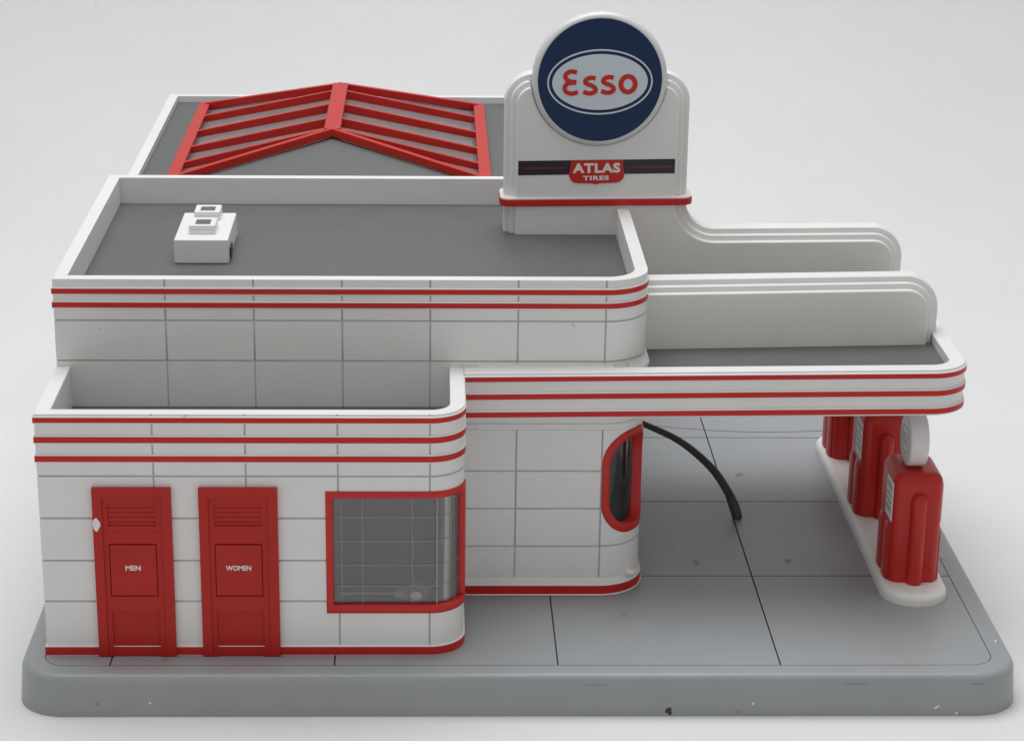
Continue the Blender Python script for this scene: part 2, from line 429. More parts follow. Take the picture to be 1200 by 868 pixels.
# white inner parapet face above the wing roof + roof deck
rm = MB(); rm.prism_z([(0.5,0.5),(15.4,0.5),(16.2,1.4),(16.2,YU-0.02),(0.5,YU-0.02)], 7.95, 8.53); rm.build('wing_roof', ROOF, st)
pr = sweep(wing, 0.0, wing.L, [(-0.555,8.1),(-0.555,ZW-0.03),(-0.575,ZW-0.03),(-0.575,8.1)]); pr.build('parapet_lining', WHITE, st)
for za, zb in ((9.94,10.13),(9.11,9.34),(8.32,8.55)):
    stripe(wing, 0, wing.L, za, zb).build('trim_stripe', [RED, WHITE], st, angle=50)
stripe(wing, 0, wing.L, 0.035, 0.36, 0.07).build('base_stripe', [RED, WHITE], st, angle=50)

# office block
Xo, Ro = 24.35, 1.82
off = Path([('l',(12,YB),(0,YB)), ('l',(0,YB),(0,YU)), ('l',(0,YU),(Xo-Ro,YU)), ('a',(Xo-Ro,YU+Ro),Ro,-90,0), ('l',(Xo,YU+Ro),(Xo,YB)), ('l',(Xo,YB),(12,YB))])
O0 = YB-YU+12
ZU = 14.0
gso = [O0+4.53+3.6*k for k in range(6)]
A0 = O0+Xo-Ro                                # where the corner arc begins
CS, CZ, CHW, CHH, CRR = A0+1.66, 5.06, 1.64, 2.34, 1.44
def in_cap(s, z):
    hw, hh, r = CHW-0.2, CHH-0.2, CRR-0.2
    dx, dz = max(0, abs(s-CS)-(hw-r)), max(0, abs(z-CZ)-(hh-r))
    return dx*dx+dz*dz <= r*r
w = wall(off, 0.02, ZU, gso, [2.25,3.97,5.67,10.52,12.25], 0.54, mask=in_cap,
         brk=([round(CS-CHW+0.1*k,4) for k in range(33)], [CZ-CHH+0.1*k for k in range(47)]))
w.build('office_wall', [WHITE, GROOVE, WHITE], st, angle=40)
rm = MB(); rm.prism_z([(0.5,YU+0.5),(22.6,YU+0.5),(23.95,YU+1.9),(23.95,YB-0.5),(0.5,YB-0.5)], 12.3, 12.74); rm.build('office_roof', ROOF, st)
for za, zb in ((13.40,13.60),(12.82,13.02)):
    stripe(off, 12, O0+Xo-Ro+Ro*PI/2+9.4, za, zb).build('trim_stripe', [RED, WHITE], st, angle=50)
stripe(off, O0+16.75, A0+Ro*PI/2+12, 0.10, 0.46, 0.12, 0.06).build('base_stripe', [RED, WHITE], st, angle=50)
mo = sweep(off, O0+16.74, A0+Ro*PI/2+12, [(-0.1,7.50),(0.02,7.50),(0.10,7.56),(0.11,7.80),(0.06,7.82),(0.06,7.86),(0.22,7.90),(0.24,7.96),(0.24,8.36),(-0.1,8.36)])
sweep(off, O0+17.3, A0+Ro*PI/2+9.2, [(-0.1,9.8),(0.20,9.8),(0.20,10.0),(0.15,10.12),(0.04,10.22),(0.0,10.4),(-0.1,10.42)], mb=mo)
sweep(off, O0+16.75, A0+Ro*PI/2+12, [(-0.1,0.03),(0.16,0.03),(0.16,0.07),(-0.1,0.07)], mb=mo)
sweep(off, O0+16.75, A0+Ro*PI/2+12, [(-0.1,0.52),(0.11,0.52),(0.05,0.66),(0.0,0.8),(-0.1,0.82)], mb=mo)
mo.build('cove_moulding', WHITE, st, angle=50)
kn = MB(); q = off.at(A0+1.45, 0.08, 0.86); kn.sphere(q, 0.24, nu=16, nv=10, sc=(1.1,1.0,0.8)); part_label(kn.build('wall_nub', WHITE, st), 'small white nub low on the rounded corner')

# garage block behind
bay = Path([('l',(25.3,YB+0.03),(25.3,YE)), ('l',(25.3,YE),(0,YE)), ('l',(0,YE),(0,YB+0.03))])
bl = bay.L
w = wall(bay, 0.02, 12.42, [3.6*k for k in range(1,7)]+[25.7+0.25+3.6*k for k in range(1,7)]+[bl-3.6*k for k in range(1,7)], [2.25,3.97,5.67,7.4,9.1,10.8], 0.52)
w.build('garage_wall', [WHITE, GROOVE, WHITE], st, angle=40)
rm = MB(); rm.prism_z([(0.48,YB+0.02),(24.8,YB+0.02),(24.8,YE-0.48),(0.48,YE-0.48)], 11.7, 12.06); rm.build('garage_roof', ROOF, st)
for za, zb in ((11.9,12.1),(11.3,11.5)): stripe(bay, 0, bay.L, za, zb).build('trim_stripe', [RED, WHITE], st, angle=50)

# skylight on the garage roof: red ribs over grey panels, hipped ends
sk = None
EX0, EX1, EY0, EY1, EZ = 2.25, 18.1, 29.0, 46.7, 12.38
RX, RY0, RY1, RZ = 10.2, 32.7, 44.5, 13.95
def slope_z(x):                             # top of panel at x
    return EZ + (RZ-EZ)*(1-abs(x-RX)/((EX1-EX0)/2))
pn = MB()
dz = -0.42
pts = [(EX0,EY0,EZ+dz),(EX1,EY0,EZ+dz),(EX1,EY1,EZ+dz),(EX0,EY1,EZ+dz),(RX,RY0,RZ+dz),(RX,RY1,RZ+dz)]
pn.add(pts, [(0,1,4),(1,2,5,4),(2,3,5),(3,0,4,5),(0,3,2,1)], [1,0,1,0,1])
sk = pn.build('skylight', [PANEL, ROOF], st, angle=5)
def beam(a, b, wd, h, up=Vector((0,0,1))):
    mbb = MB(); a = Vector(a); b = Vector(b); t = (b-a).normalized(); sd = t.cross(up).normalized()*wd/2; u = sd.normalized().cross(t).normalized()
    u = u if u.z > 0 else -u
    q = []
    for p in (a, b): q += [p-sd-u*h, p+sd-u*h, p+sd, p-sd]
    mbb.add([tuple(v) for v in q], [(0,1,2,3),(7,6,5,4),(0,4,5,1),(1,5,6,2),(2,6,7,3),(3,7,4,0)])
    return mbb
ridge = beam((RX,RY0+0.12,RZ+0.11),(RX,RY1-0.12,RZ+0.11),0.85,0.30); ridge.build('ridge_beam', REDSKY, sk, bevel=0.04)
for ex in (EX0, EX1):
    beam((ex,EY0,EZ+0.02),(ex,EY1,EZ+0.02),0.62,0.42).build('eave_beam', REDSKY, sk, bevel=0.04)
    sg = 1 if ex > RX else -1
    for yr, yy in ((33.35,32.3),(35.9,35.7),(39.45,39.45),(42.9,43.2)):
        beam((RX+sg*0.38,yr,RZ-0.02),(ex-sg*0.2,yy,EZ-0.01),0.26,0.50).build('rib', REDSKY, sk, bevel=0.03)
for (ry, ey, dy) in ((RY0,EY0,0.42),(RY1,EY1,-0.42)):
    P3 = [(EX0,ey,EZ+0.03),(RX,ry,RZ+0.115),(EX1,ey,EZ+0.03)]; rk = MB()
    rk.add([q for (x,y,z) in P3 for q in ((x,y,z),(x,y+dy,z+0.02),(x,y+dy,z-0.42),(x,y,z-0.42))],
           [(0,1,2,3),(8,11,10,9)]+[(4*i+k,4*i+(k+1)%4,4*i+4+(k+1)%4,4*i+4+k) for i in range(2) for k in range(4)])
    rk.build('rake', REDSKY, sk, bevel=0.04)

# restroom doors
def door(x0, word, tw):
    xs = [0,0.37,0.43,0.58,0.62,2.42,2.46,2.66,2.72,3.09]
    zs = [0,0.14,0.37,1.95,2.60,2.65,4.82,4.87,5.30,5.36,5.62,5.76,5.82,5.96,6.02,6.16,6.22,6.36,6.42,6.56,6.78,6.84,7.23]
    D = []
    for j in range(len(zs)-1):
        z = (zs[j]+zs[j+1])/2; row = []
        for i in range(len(xs)-1):
            x = (xs[i]+xs[i+1])/2
            d = 0.14
            inn = 0.37 < x < 2.72
            if x < 0.37 or x > 2.72 or z > 6.84: d = 0.215
            if z < 0.14: d = 0.22 if (x < 0.6 or x > 2.46) else 0.16
            if inn and z > 5.36 and z < 6.84: d = 0.13
            if 0.58 < x < 2.46:
                if 0.37 < z < 1.95: d = 0.045
                if 2.60 < z < 4.87:
                    edge = x < 0.62 or x > 2.42 or z < 2.65 or z > 4.82
                    d = 0.04 if edge else 0.155
                if 5.62 < z < 6.56:
                    k = int((z-5.62)/0.2)
                    d = 0.045 if (z-5.62)-0.2*k > 0.14 else 0.07
            row.append(d)
        D.append(row)
    dr = relief(x0, 0.02, 0.0, xs, zs, D).build('restroom_door', REDDOOR, st, bevel=0.018, seg=2, weld=True)
    tx = text_mb(word, x0+1.50, 3.86, tw, 0.215, -0.155, 0.012, bold=0.028).build('lettering', WPRINT, dr)
    return dr
dm = door(2.10, 'MEN', 0.60); part_label(dm, 'red men\'s restroom door with a white chip on its edge')
part_label(door(6.26, 'WOMEN', 1.00), 'red women\'s restroom door beside the corner window')
ch = MB(); pl = [(2.24+0.15*math.cos(a)*(1+0.12*math.sin(3*a+1)), 5.74+0.27*math.sin(a)*(1+0.10*math.cos(4*a))) for a in [2*PI*i/22 for i in range(22)]]
ch.prism_y(pl, -0.245, -0.16); part_label(ch.build('paint_chip', CHIP, dm, bevel=0.012), 'white oval chip on the door edge')

# corner window of the wing
def rect_loop(path, a, b, c, d, n=8):
    SS = path.ss(a, b); Zs = [c+(d-c)*i/n for i in range(n+1)]
    return [(s,c) for s in SS]+[(b,z) for z in Zs[1:-1]]+[(s,d) for s in SS[::-1]]+[(a,z) for z in Zs[-2:0:-1]]
def surf_ring(path, outer, inner, o0, o1, lip=0.04):
    n = len(outer); mb = MB(); loops = [(outer,o0),(outer,o1-lip),(None,o1),(None,o1),(inner,o1-lip),(inner,o0)]
    def mix(t): return [(a[0]+(b[0]-a[0])*t, a[1]+(b[1]-a[1])*t) for a,b in zip(outer,inner)]
    vs = []
    for (lp, o), t in zip(loops, (0,0,0.12,0.88,1,1)):
        for (s,z) in (lp or mix(t)): vs.append(path.at(s, o, z))
    fs = []
    for r in range(6):
        r2 = (r+1)%6
        for k in range(n): fs.append((r*n+k, r*n+(k+1)%n, r2*n+(k+1)%n, r2*n+k))
    mb.add(vs, fs); return mb
SSo = wing.ss(ws0, ws1); 
def remap(a0,a1,b0,b1,v): return b0+(v-a0)*(b1-b0)/(a1-a0)
outl = rect_loop(wing, ws0, ws1, wz0, wz1)
innl = [(min(max(s, ws0+FW), ws1-FW), min(max(z, wz0+FW+0.05), wz1-FW)) for s,z in outl]
fr = surf_ring(wing, outl, innl, -0.30, 0.07).build('corner_window', WRED, st, angle=50)
gl = sweep(wing, ws0+0.1, ws1-0.1, [(-0.20,wz0+0.2),(-0.14,wz0+0.2),(-0.14,wz1-0.15),(-0.20,wz1-0.15)]).build('glass', GLASS, fr)
mn = MB()
for z in (2.95,3.87,4.90,5.93):
    sweep(wing, ws0+0.25, ws1-0.25, [(-0.135,z-0.011),(-0.125,z-0.011),(-0.125,z+0.011),(-0.135,z+0.011)], mb=mn)
for s in (0.62,1.45,3.42,4.43,5.35):
    if ws0+s < ws1-0.3: sweep(wing, ws0+s-(0.03 if s == 4.43 else 0.010), ws0+s+(0.03 if s == 4.43 else 0.010), [(-0.136,wz0+0.3),(-0.124,wz0+0.3),(-0.124,wz1-0.25),(-0.136,wz1-0.25)], mb=mn)
mn.build('muntins', MUNT, fr)
# what shows through it: an added partition painted dark as interior shade, a sill rail and the bulb on its socket
ip = MB(); ip.box(10.2,10.35,0.57,YU-0.05,0.1,7.9); ip.box(10.35,16.1,3.6,3.75,0.1,7.9); ip.box(10.35,16.1,0.6,3.6,0.1,1.9); ip.build('shade_partition', INNER_SHADE, st)
lp = MB(); lp.tube([(11.75,0.42,2.50),(14.1,0.42,2.50)],0.06,10,0); lp.tube([(13.9,0.5,2.48),(14.35,0.5,2.48)],0.24,14,0)
lpo = lp.build('interior_lamp', METAL, st, bevel=0.01)
bb = MB(); bb.sphere((14.78,0.55,2.52), 0.46, nu=18, nv=12, sc=(1.25,1,0.95)); bb.build('bulb', BULB, lpo)
wr = MB(); wr.tube(catmull([(15.15,0.75,2.35),(15.4,0.95,2.5),(15.65,1.2,2.75),(15.9,1.6,3.0)],6),0.03,8); wr.build('lead_wire', MUNT, lpo)

# capsule window on the rounded office corner
def capsule(sc, zc, hw, hh, r, n=14):
    pts = []
    for (cx, cz, a0) in ((sc-hw+r,zc-hh+r,180),(sc+hw-r,zc-hh+r,270),(sc+hw-r,zc+hh-r,0),(sc-hw+r,zc+hh-r,90)):
        for i in range(n+1):
            a = math.radians(a0+90*i/n); pts.append((cx+r*math.cos(a), cz+r*math.sin(a)))
        # long sides get extra points so that they follow the wall
    out = []
    for i, p in enumerate(pts):
        q = pts[(i+1)%len(pts)]; d = math.hypot(q[0]-p[0], q[1]-p[1]); k = max(1, int(d/0.25))
        out += [(p[0]+(q[0]-p[0])*t/k, p[1]+(q[1]-p[1])*t/k) for t in range(k)]
    return out
co = capsule(CS, CZ, CHW, CHH, CRR)
ci = [(CS+(s-CS)*(CHW-0.33)/CHW, CZ+(z-CZ)*(CHH-0.36)/CHH) for s,z in co]
cw = surf_ring(off, co, ci, -0.50, 0.05, 0.04).build('curved_window', WRED, st, angle=50)
gg = MB(); rows = 40; colsn = 14; vs = []; fs = []
hw, hh, rr = CHW-0.30, CHH-0.33, 1.12
for j in range(rows+1):
    z = CZ-hh+2*hh*j/rows; e = max(0, abs(z-CZ)-(hh-rr)); wz = hw-rr+math.sqrt(max(0, rr*rr-e*e))
    for i in range(colsn+1): vs.append(off.at(CS-wz+2*wz*i/colsn, -0.38, z))
for j in range(rows):
    for i in range(colsn): a = j*(colsn+1)+i; fs.append((a,a+1,a+colsn+2,a+colsn+1))
gg.add(vs, fs); gg.build('glass', DGLASS, cw, weld=False)

# canopy
TILT = 0.0105
def ctilt(x, y, z): return (x, y, z+TILT*(x-16.7)) 
XC, YC, RC = 37.6, 4.84, 1.55
can = Path([('l',(16.72,YC),(XC-RC,YC)), ('a',(XC-RC,YC+RC),RC,-90,0), ('l',(XC,YC+RC),(XC,20.4-RC)), ('a',(XC-RC,20.4-RC),RC,0,90), ('l',(XC-RC,20.4),(Xo+0.02,20.4))])
cp = sweep(can, 0, can.L, [(0,8.30),(0,10.26),(-0.03,10.29),(-0.65,10.29),(-0.68,10.26),(-0.68,8.30)])
cp.box(16.73, 22.9, 5.45, 5.71, 9.0, 10.285)
cpo = cp.xf(ctilt).build('canopy', WHITE, st, bevel=0.02)
cr = MB(); cr.prism_z([(16.74,5.0),(36.2,5.0),(37.2,6.2),(37.2,19.2),(36.2,20.0),(24.2,20.0),(24.2,7.0),(22.5,5.95),(16.74,5.95)], 9.5, 9.87); cr.xf(ctilt).build('canopy_roof', CROOF, cpo)
so = MB(); so.prism_z([(16.74,5.0),(36.2,5.0),(37.2,6.2),(37.2,19.2),(36.2,20.0),(24.2,20.0),(24.2,7.0),(22.5,5.95),(16.74,5.95)], 8.36, 8.5); so.xf(ctilt).build('soffit', WHITE, cpo)
for za, zb in ((9.95,10.13),(9.18,9.39),(8.40,8.61)):
    stripe(can, 0.0, can.L, za, zb, 0.075).xf(ctilt).build('trim_stripe', [RED, WHITE], cpo, angle=50)

def fin_outline(i, x0, x1, z0, zt, r):
    return [(x0,z0),(x1-i,z0)]+arc(x1-r,zt-r,r-i,0,90,12)+[(x0,zt-i)]
ff = MB()
YF = 9.25
for (i, y0, y1) in ((0.0,YF+0.50,YF+1.30),(0.25,YF+0.25,YF+1.55),(0.5,YF,YF+1.80)):
    t = MB(); t.prism_y(fin_outline(i,24.0,37.15,9.8,12.90,1.5), y0, y1); ff.v += []; ff.add(t.v, t.f)
c_, s_ = math.cos(0.028), math.sin(0.028)
ff.xf(lambda x,y,z: (24.4+(x-24.4)*c_-(y-YF)*s_*0, YF-0.22+(y-YF)*c_+(x-24.4)*s_, z+TILT*(x-24.4)))
ff.build('canopy_fin', WHITE, cpo, bevel=0.085, seg=3)

# ------------------------------------------------------------------ pylon sign with its rear fin
sg = thing('roof_sign', (22.87,18.1,12.74), 'white stepped pylon sign with big round blue emblem and tyre badge on the roof', 'sign')
T2 = 0.012
def st2(x, y, z): return (x, y, z+T2*(x-22.87))
DCX, DCZ, DR = 22.87, 19.95, 3.02
CR = 3.045
def pylon_outline(i):
    x0, x1, zt, r = 18.66+i, 27.02-i, 20.13-i, 1.35
    o = [(x0,12.6),(24.2,12.6),(24.2,9.7),(37.12-i,9.7)]
    r2 = 1.45
    zf = 12.86-i
    o += arc(37.12-r2,12.86-r2,r2-i,0,90,12)
    r3 = 1.35
    o += arc(27.02+r3,12.86+r3,r3+i,270,180,14)
    rr = max(0.35, r-i)
    o += arc(x1-rr,zt-rr,rr,0,90,12)[:]
    h = zt-DCZ; dx = math.sqrt(CR*CR-h*h)
    a0 = math.degrees(math.asin(h/CR))
    if DCX+dx < x1-rr-0.02: o.append((DCX+dx, zt))
    else: o = o[:-1] if False else o
    if i > 0: o += arc(DCX,DCZ,CR,a0,-180-a0,48)[1:-1]
    if DCX-dx > x0+rr+0.02: o.append((DCX-dx, zt))
    o += arc(x0+rr,zt-rr,rr,90,180,12)
    return o
def trim_outline(i):
    """clip the shoulder arcs against the round cut-out"""
    o = pylon_outline(i)
    return [p for p in o if i == 0 or math.hypot(p[0]-DCX, p[1]-DCZ) > CR-0.02]
YP = 17.2
py = MB()
for (i, y0, y1) in ((0.0,YP+0.5,YP+1.35),(0.26,YP+0.25,YP+1.6),(0.52,YP,YP+1.85)):
    py.prism_y(trim_outline(i), y0, y1)
py.xf(st2).build('pylon', WHITE, sg, bevel=0.085, seg=3)
bd = MB(); bd.prism_z(rrect(18.46,27.27,YP-0.14,YP+1.99,0.5,8), 14.12, 14.44)
bd.xf(st2).build('red_band', RED, sg, bevel=0.04)
bd = MB(); bd.prism_z(rrect(18.50,27.23,YP-0.10,YP+1.95,0.46,8), 14.43, 14.50)
bd.xf(st2).build('white_ledge', WHITE, sg, bevel=0.02)
# round head
dk = MB(); prof = [(0,YP+0.49),(DR-0.15,YP+0.49),(DR-0.04,YP+0.44),(DR,YP+0.33),(DR,YP-0.06),(DR-0.04,YP-0.17),(DR-0.12,YP-0.25),(DR-0.20,YP-0.29),(DR-0.27,YP-0.28)]
nn = 96; vs = []; fs = []
for (r, y) in prof[1:]:
    for k in range(nn): a = 2*PI*k/nn; vs.append((DCX+r*math.cos(a), y, DCZ+r*math.sin(a)))
for q in range(len(prof)-2):
    for k in range(nn): fs.append((q*nn+k, q*nn+(k+1)%nn, (q+1)*nn+(k+1)%nn, (q+1)*nn+k))
fs.append([k for k in range(nn)][::-1]); fs.append([(len(prof)-2)*nn+k for k in range(nn)])
dk.add(vs, fs)
head = dk.xf(st2).build('round_head', RIMW, sg, angle=40)
def disc(r0, ya, yb, mname, m, dome=0.0):
    mb = MB(); rings = 10; vs = [(DCX, ya-dome, DCZ)]; fs = []
    for q in range(1, rings+1):
        r = r0*q/rings
        for k in range(nn): a = 2*PI*k/nn; vs.append((DCX+r*math.cos(a), ya-dome*(1-(q/rings)**2), DCZ+r*math.sin(a)))
    for k in range(nn): fs.append((0, 1+k, 1+(k+1)%nn))
    for q in range(rings-1):
        for k in range(nn): fs.append((1+q*nn+k, 1+(q+1)*nn+k, 1+(q+1)*nn+(k+1)%nn, 1+q*nn+(k+1)%nn))
    b = len(vs); vs += [(x, yb, z) for (x,y,z) in vs[1+(rings-1)*nn:]]
    for k in range(nn): fs.append((1+(rings-1)*nn+k, b+k, b+(k+1)%nn, 1+(rings-1)*nn+(k+1)%nn))
    fs.append([b+k for k in range(nn)][::-1])
    mb.add(vs, fs); return mb
FY = YP-0.31
disc(2.77, FY, YP-0.2, '', NAVY).xf(st2).build('blue_face', NAVY, head, angle=60)
KX, KZ = 26.27, 25.95
U = lambda zx: ((zx/8.571+640)-703)/KX
V = lambda zy: -((zy/8.571+50)-93.2)/KZ
E2 = lambda zx, zy: (DCX+U(zx), DCZ+V(zy))
ec = E2(540,388); rot = math.radians(1.6)
el = MB(); el.prism_y(ellipse(ec[0],ec[1],480/8.571/KX,280/8.571/KZ,72,rot), FY-0.025, FY+0.03); el.build('emblem_oval', PALE, head)
el = MB(); el.ring_y(ellipse(ec[0],ec[1],530/8.571/KX,328/8.571/KZ,72,rot), ellipse(ec[0],ec[1],514/8.571/KX,312/8.571/KZ,72,rot), FY-0.025, FY+0.03); el.build('emblem_outline', PALE, head)
le = MB(); ya, yb = FY-0.045, FY-0.01; wd = 45/8.571/KX
stroke(le, [E2(*p) for p in ((306,292),(272,284),(228,288),(196,312),(192,342),(215,372),(255,386),(303,388))], wd, ya, yb)
stroke(le, [E2(*p) for p in ((300,395),(255,396),(212,408),(187,440),(194,478),(228,500),(272,503),(320,488))], wd, ya-0.004, yb-0.004)
for dx, dy in ((0,0),(181,-8)):
    stroke(le, [E2(p[0]+dx,p[1]+dy) for p in ((494,352),(462,345),(424,350),(396,370),(394,394),(425,412),(465,427),(495,452),(492,482),(455,500),(415,500),(374,484))], wd, ya, yb)
o_ = E2(822,407)
le.ring_y(ellipse(o_[0],o_[1],96/8.571/KX,102/8.571/KZ,48), ellipse(o_[0],o_[1],47/8.571/KX,54/8.571/KZ,48), ya, yb)
le.build('emblem_lettering', EMRED, head, weld=False)
# badge band
BX = lambda px: DCX+(px-703)/KX
BZ = lambda py: 15.86-(py-198)/KZ
by = YP
bb = MB(); bb.prism_y([(BX(609),BZ(207)),(BX(795.5),BZ(203.7)),(BX(795.5),BZ(186.5)),(BX(609),BZ(189.8))], by-0.02, by+0.03)
badge = bb.build('badge_band', BLACKP, sg)
for (a, b, br) in ((613,663,((663.5,190.5),(665.5,194),(666.2,198),(665.0,202),(663.5,205))), (743,792,((741,188),(739,192),(738,196),(739,200),(741,204)))):
    ml = MB(); za, zb = 198.6-(a-609)*0.0177, 198.6-(b-609)*0.0177
    ml.prism_y([(BX(a),BZ(za+1.6)),(BX(b),BZ(zb+1.6)),(BX(b),BZ(zb-1.3)),(BX(a),BZ(za-1.3))], by-0.03, by+0.0)
    stroke(ml, [(BX(p),BZ(q)) for p,q in br], 0.035, by-0.034, by)
    ml.build('band_line', MAROON, badge, weld=False)
z13 = lambda a, b: (BX(660+a/13.33), BZ(160+b/13.33))
pts = [z13(*p) for p in ((160,385),(985,370))][::-1]
shield = [(985,372),(160,387),(150,470),(125,590),(132,640),(160,700),(205,738),(270,750),(450,750),(510,755),(550,768),(590,755),(640,747),(880,738),(940,718),(985,675),(1006,615),(1000,560),(985,470)]
sh = MB(); sh.prism_y([z13(*p) for p in shield], by-0.05, by+0.0); sho = sh.build('badge_shield', EMRED, badge, bevel=0.01)
r13 = math.radians(1.0)
c1 = z13(560,500); text_mb('ATLAS', c1[0], c1[1], 755/13.33/KX, 158/13.33/KZ, by-0.05, 0.012, bold=0.045, rot=r13, spacing=1.12).build('badge_lettering', WPRINT, badge)
c1 = z13(556,660); text_mb('TIRES', c1[0], c1[1], 412/13.33/KX, 72/13.33/KZ, by-0.05, 0.012, bold=0.04, rot=r13, spacing=1.15).build('badge_lettering', WPRINT, badge)

# ------------------------------------------------------------------ roof vent unit
rv = thing('roof_vent', (5.4,14.5,12.74), 'small white rooftop vent box with two square caps on the grey roof', 'roof vent')
vb = MB(); vb.box(4.20,6.55,12.28,16.80,12.75,13.82); vbo = vb.build('vent_box', WHITE, rv, bevel=0.05)
for (ya_, yb_) in ((13.15,14.50),(15.45,16.70)):
    cpv = MB(); a, b, c, d = 4.78, 5.92, ya_, yb_; t = 0.25
    cpv.box(a,b,c,d,13.80,14.02)
    cpv.box(a,b,c,c+t,14.02,14.22); cpv.box(a,b,d-t,d,14.02,14.22); cpv.box(a,a+t,c+t,d-t,14.02,14.22); cpv.box(b-t,b,c+t,d-t,14.02,14.22)
    cc = cpv.build('vent_cap', WHITE, rv, bevel=0.03, weld=False)
    hl = MB(); hl.box(a+t,b-t,c+t,d-t,14.10,14.17); hl.build('vent_opening', ROOF, cc)
gr = MB(); gr.box(6.54,6.62,12.85,13.75,12.85,13.32); gr.build('side_outlet', BLACK, rv, bevel=0.02)

# ------------------------------------------------------------------ pump island and pumps
il = thing('pump_island', (36.05,14.3,0), 'long white rounded pump island at the right edge of the grey base', 'pump island')
ir = 1.42
mb = MB(); n_ = 16
def stad(ins): return arc(36.05,4.42+ir,ir-ins,180,360,n_)+arc(36.05,24.3-ir,ir-ins,0,180,n_)
lv = [(0.0,0.0),(0.0,0.26),(0.05,0.38),(0.14,0.46),(0.26,0.5)]
rings = [[(x,y,z+0.005) for x,y in stad(i)] for i,z in lv]; k_ = len(rings[0])
mb.add([p for r in rings for p in r], [(i*k_+k,i*k_+(k+1)%k_,(i+1)*k_+(k+1)%k_,(i+1)*k_+k) for i in range(len(lv)-1) for k in range(k_)]+[[(len(lv)-1)*k_+k for k in range(k_)], list(range(k_))[::-1]])
mb.build('island_slab', ISLAND, il, angle=50)

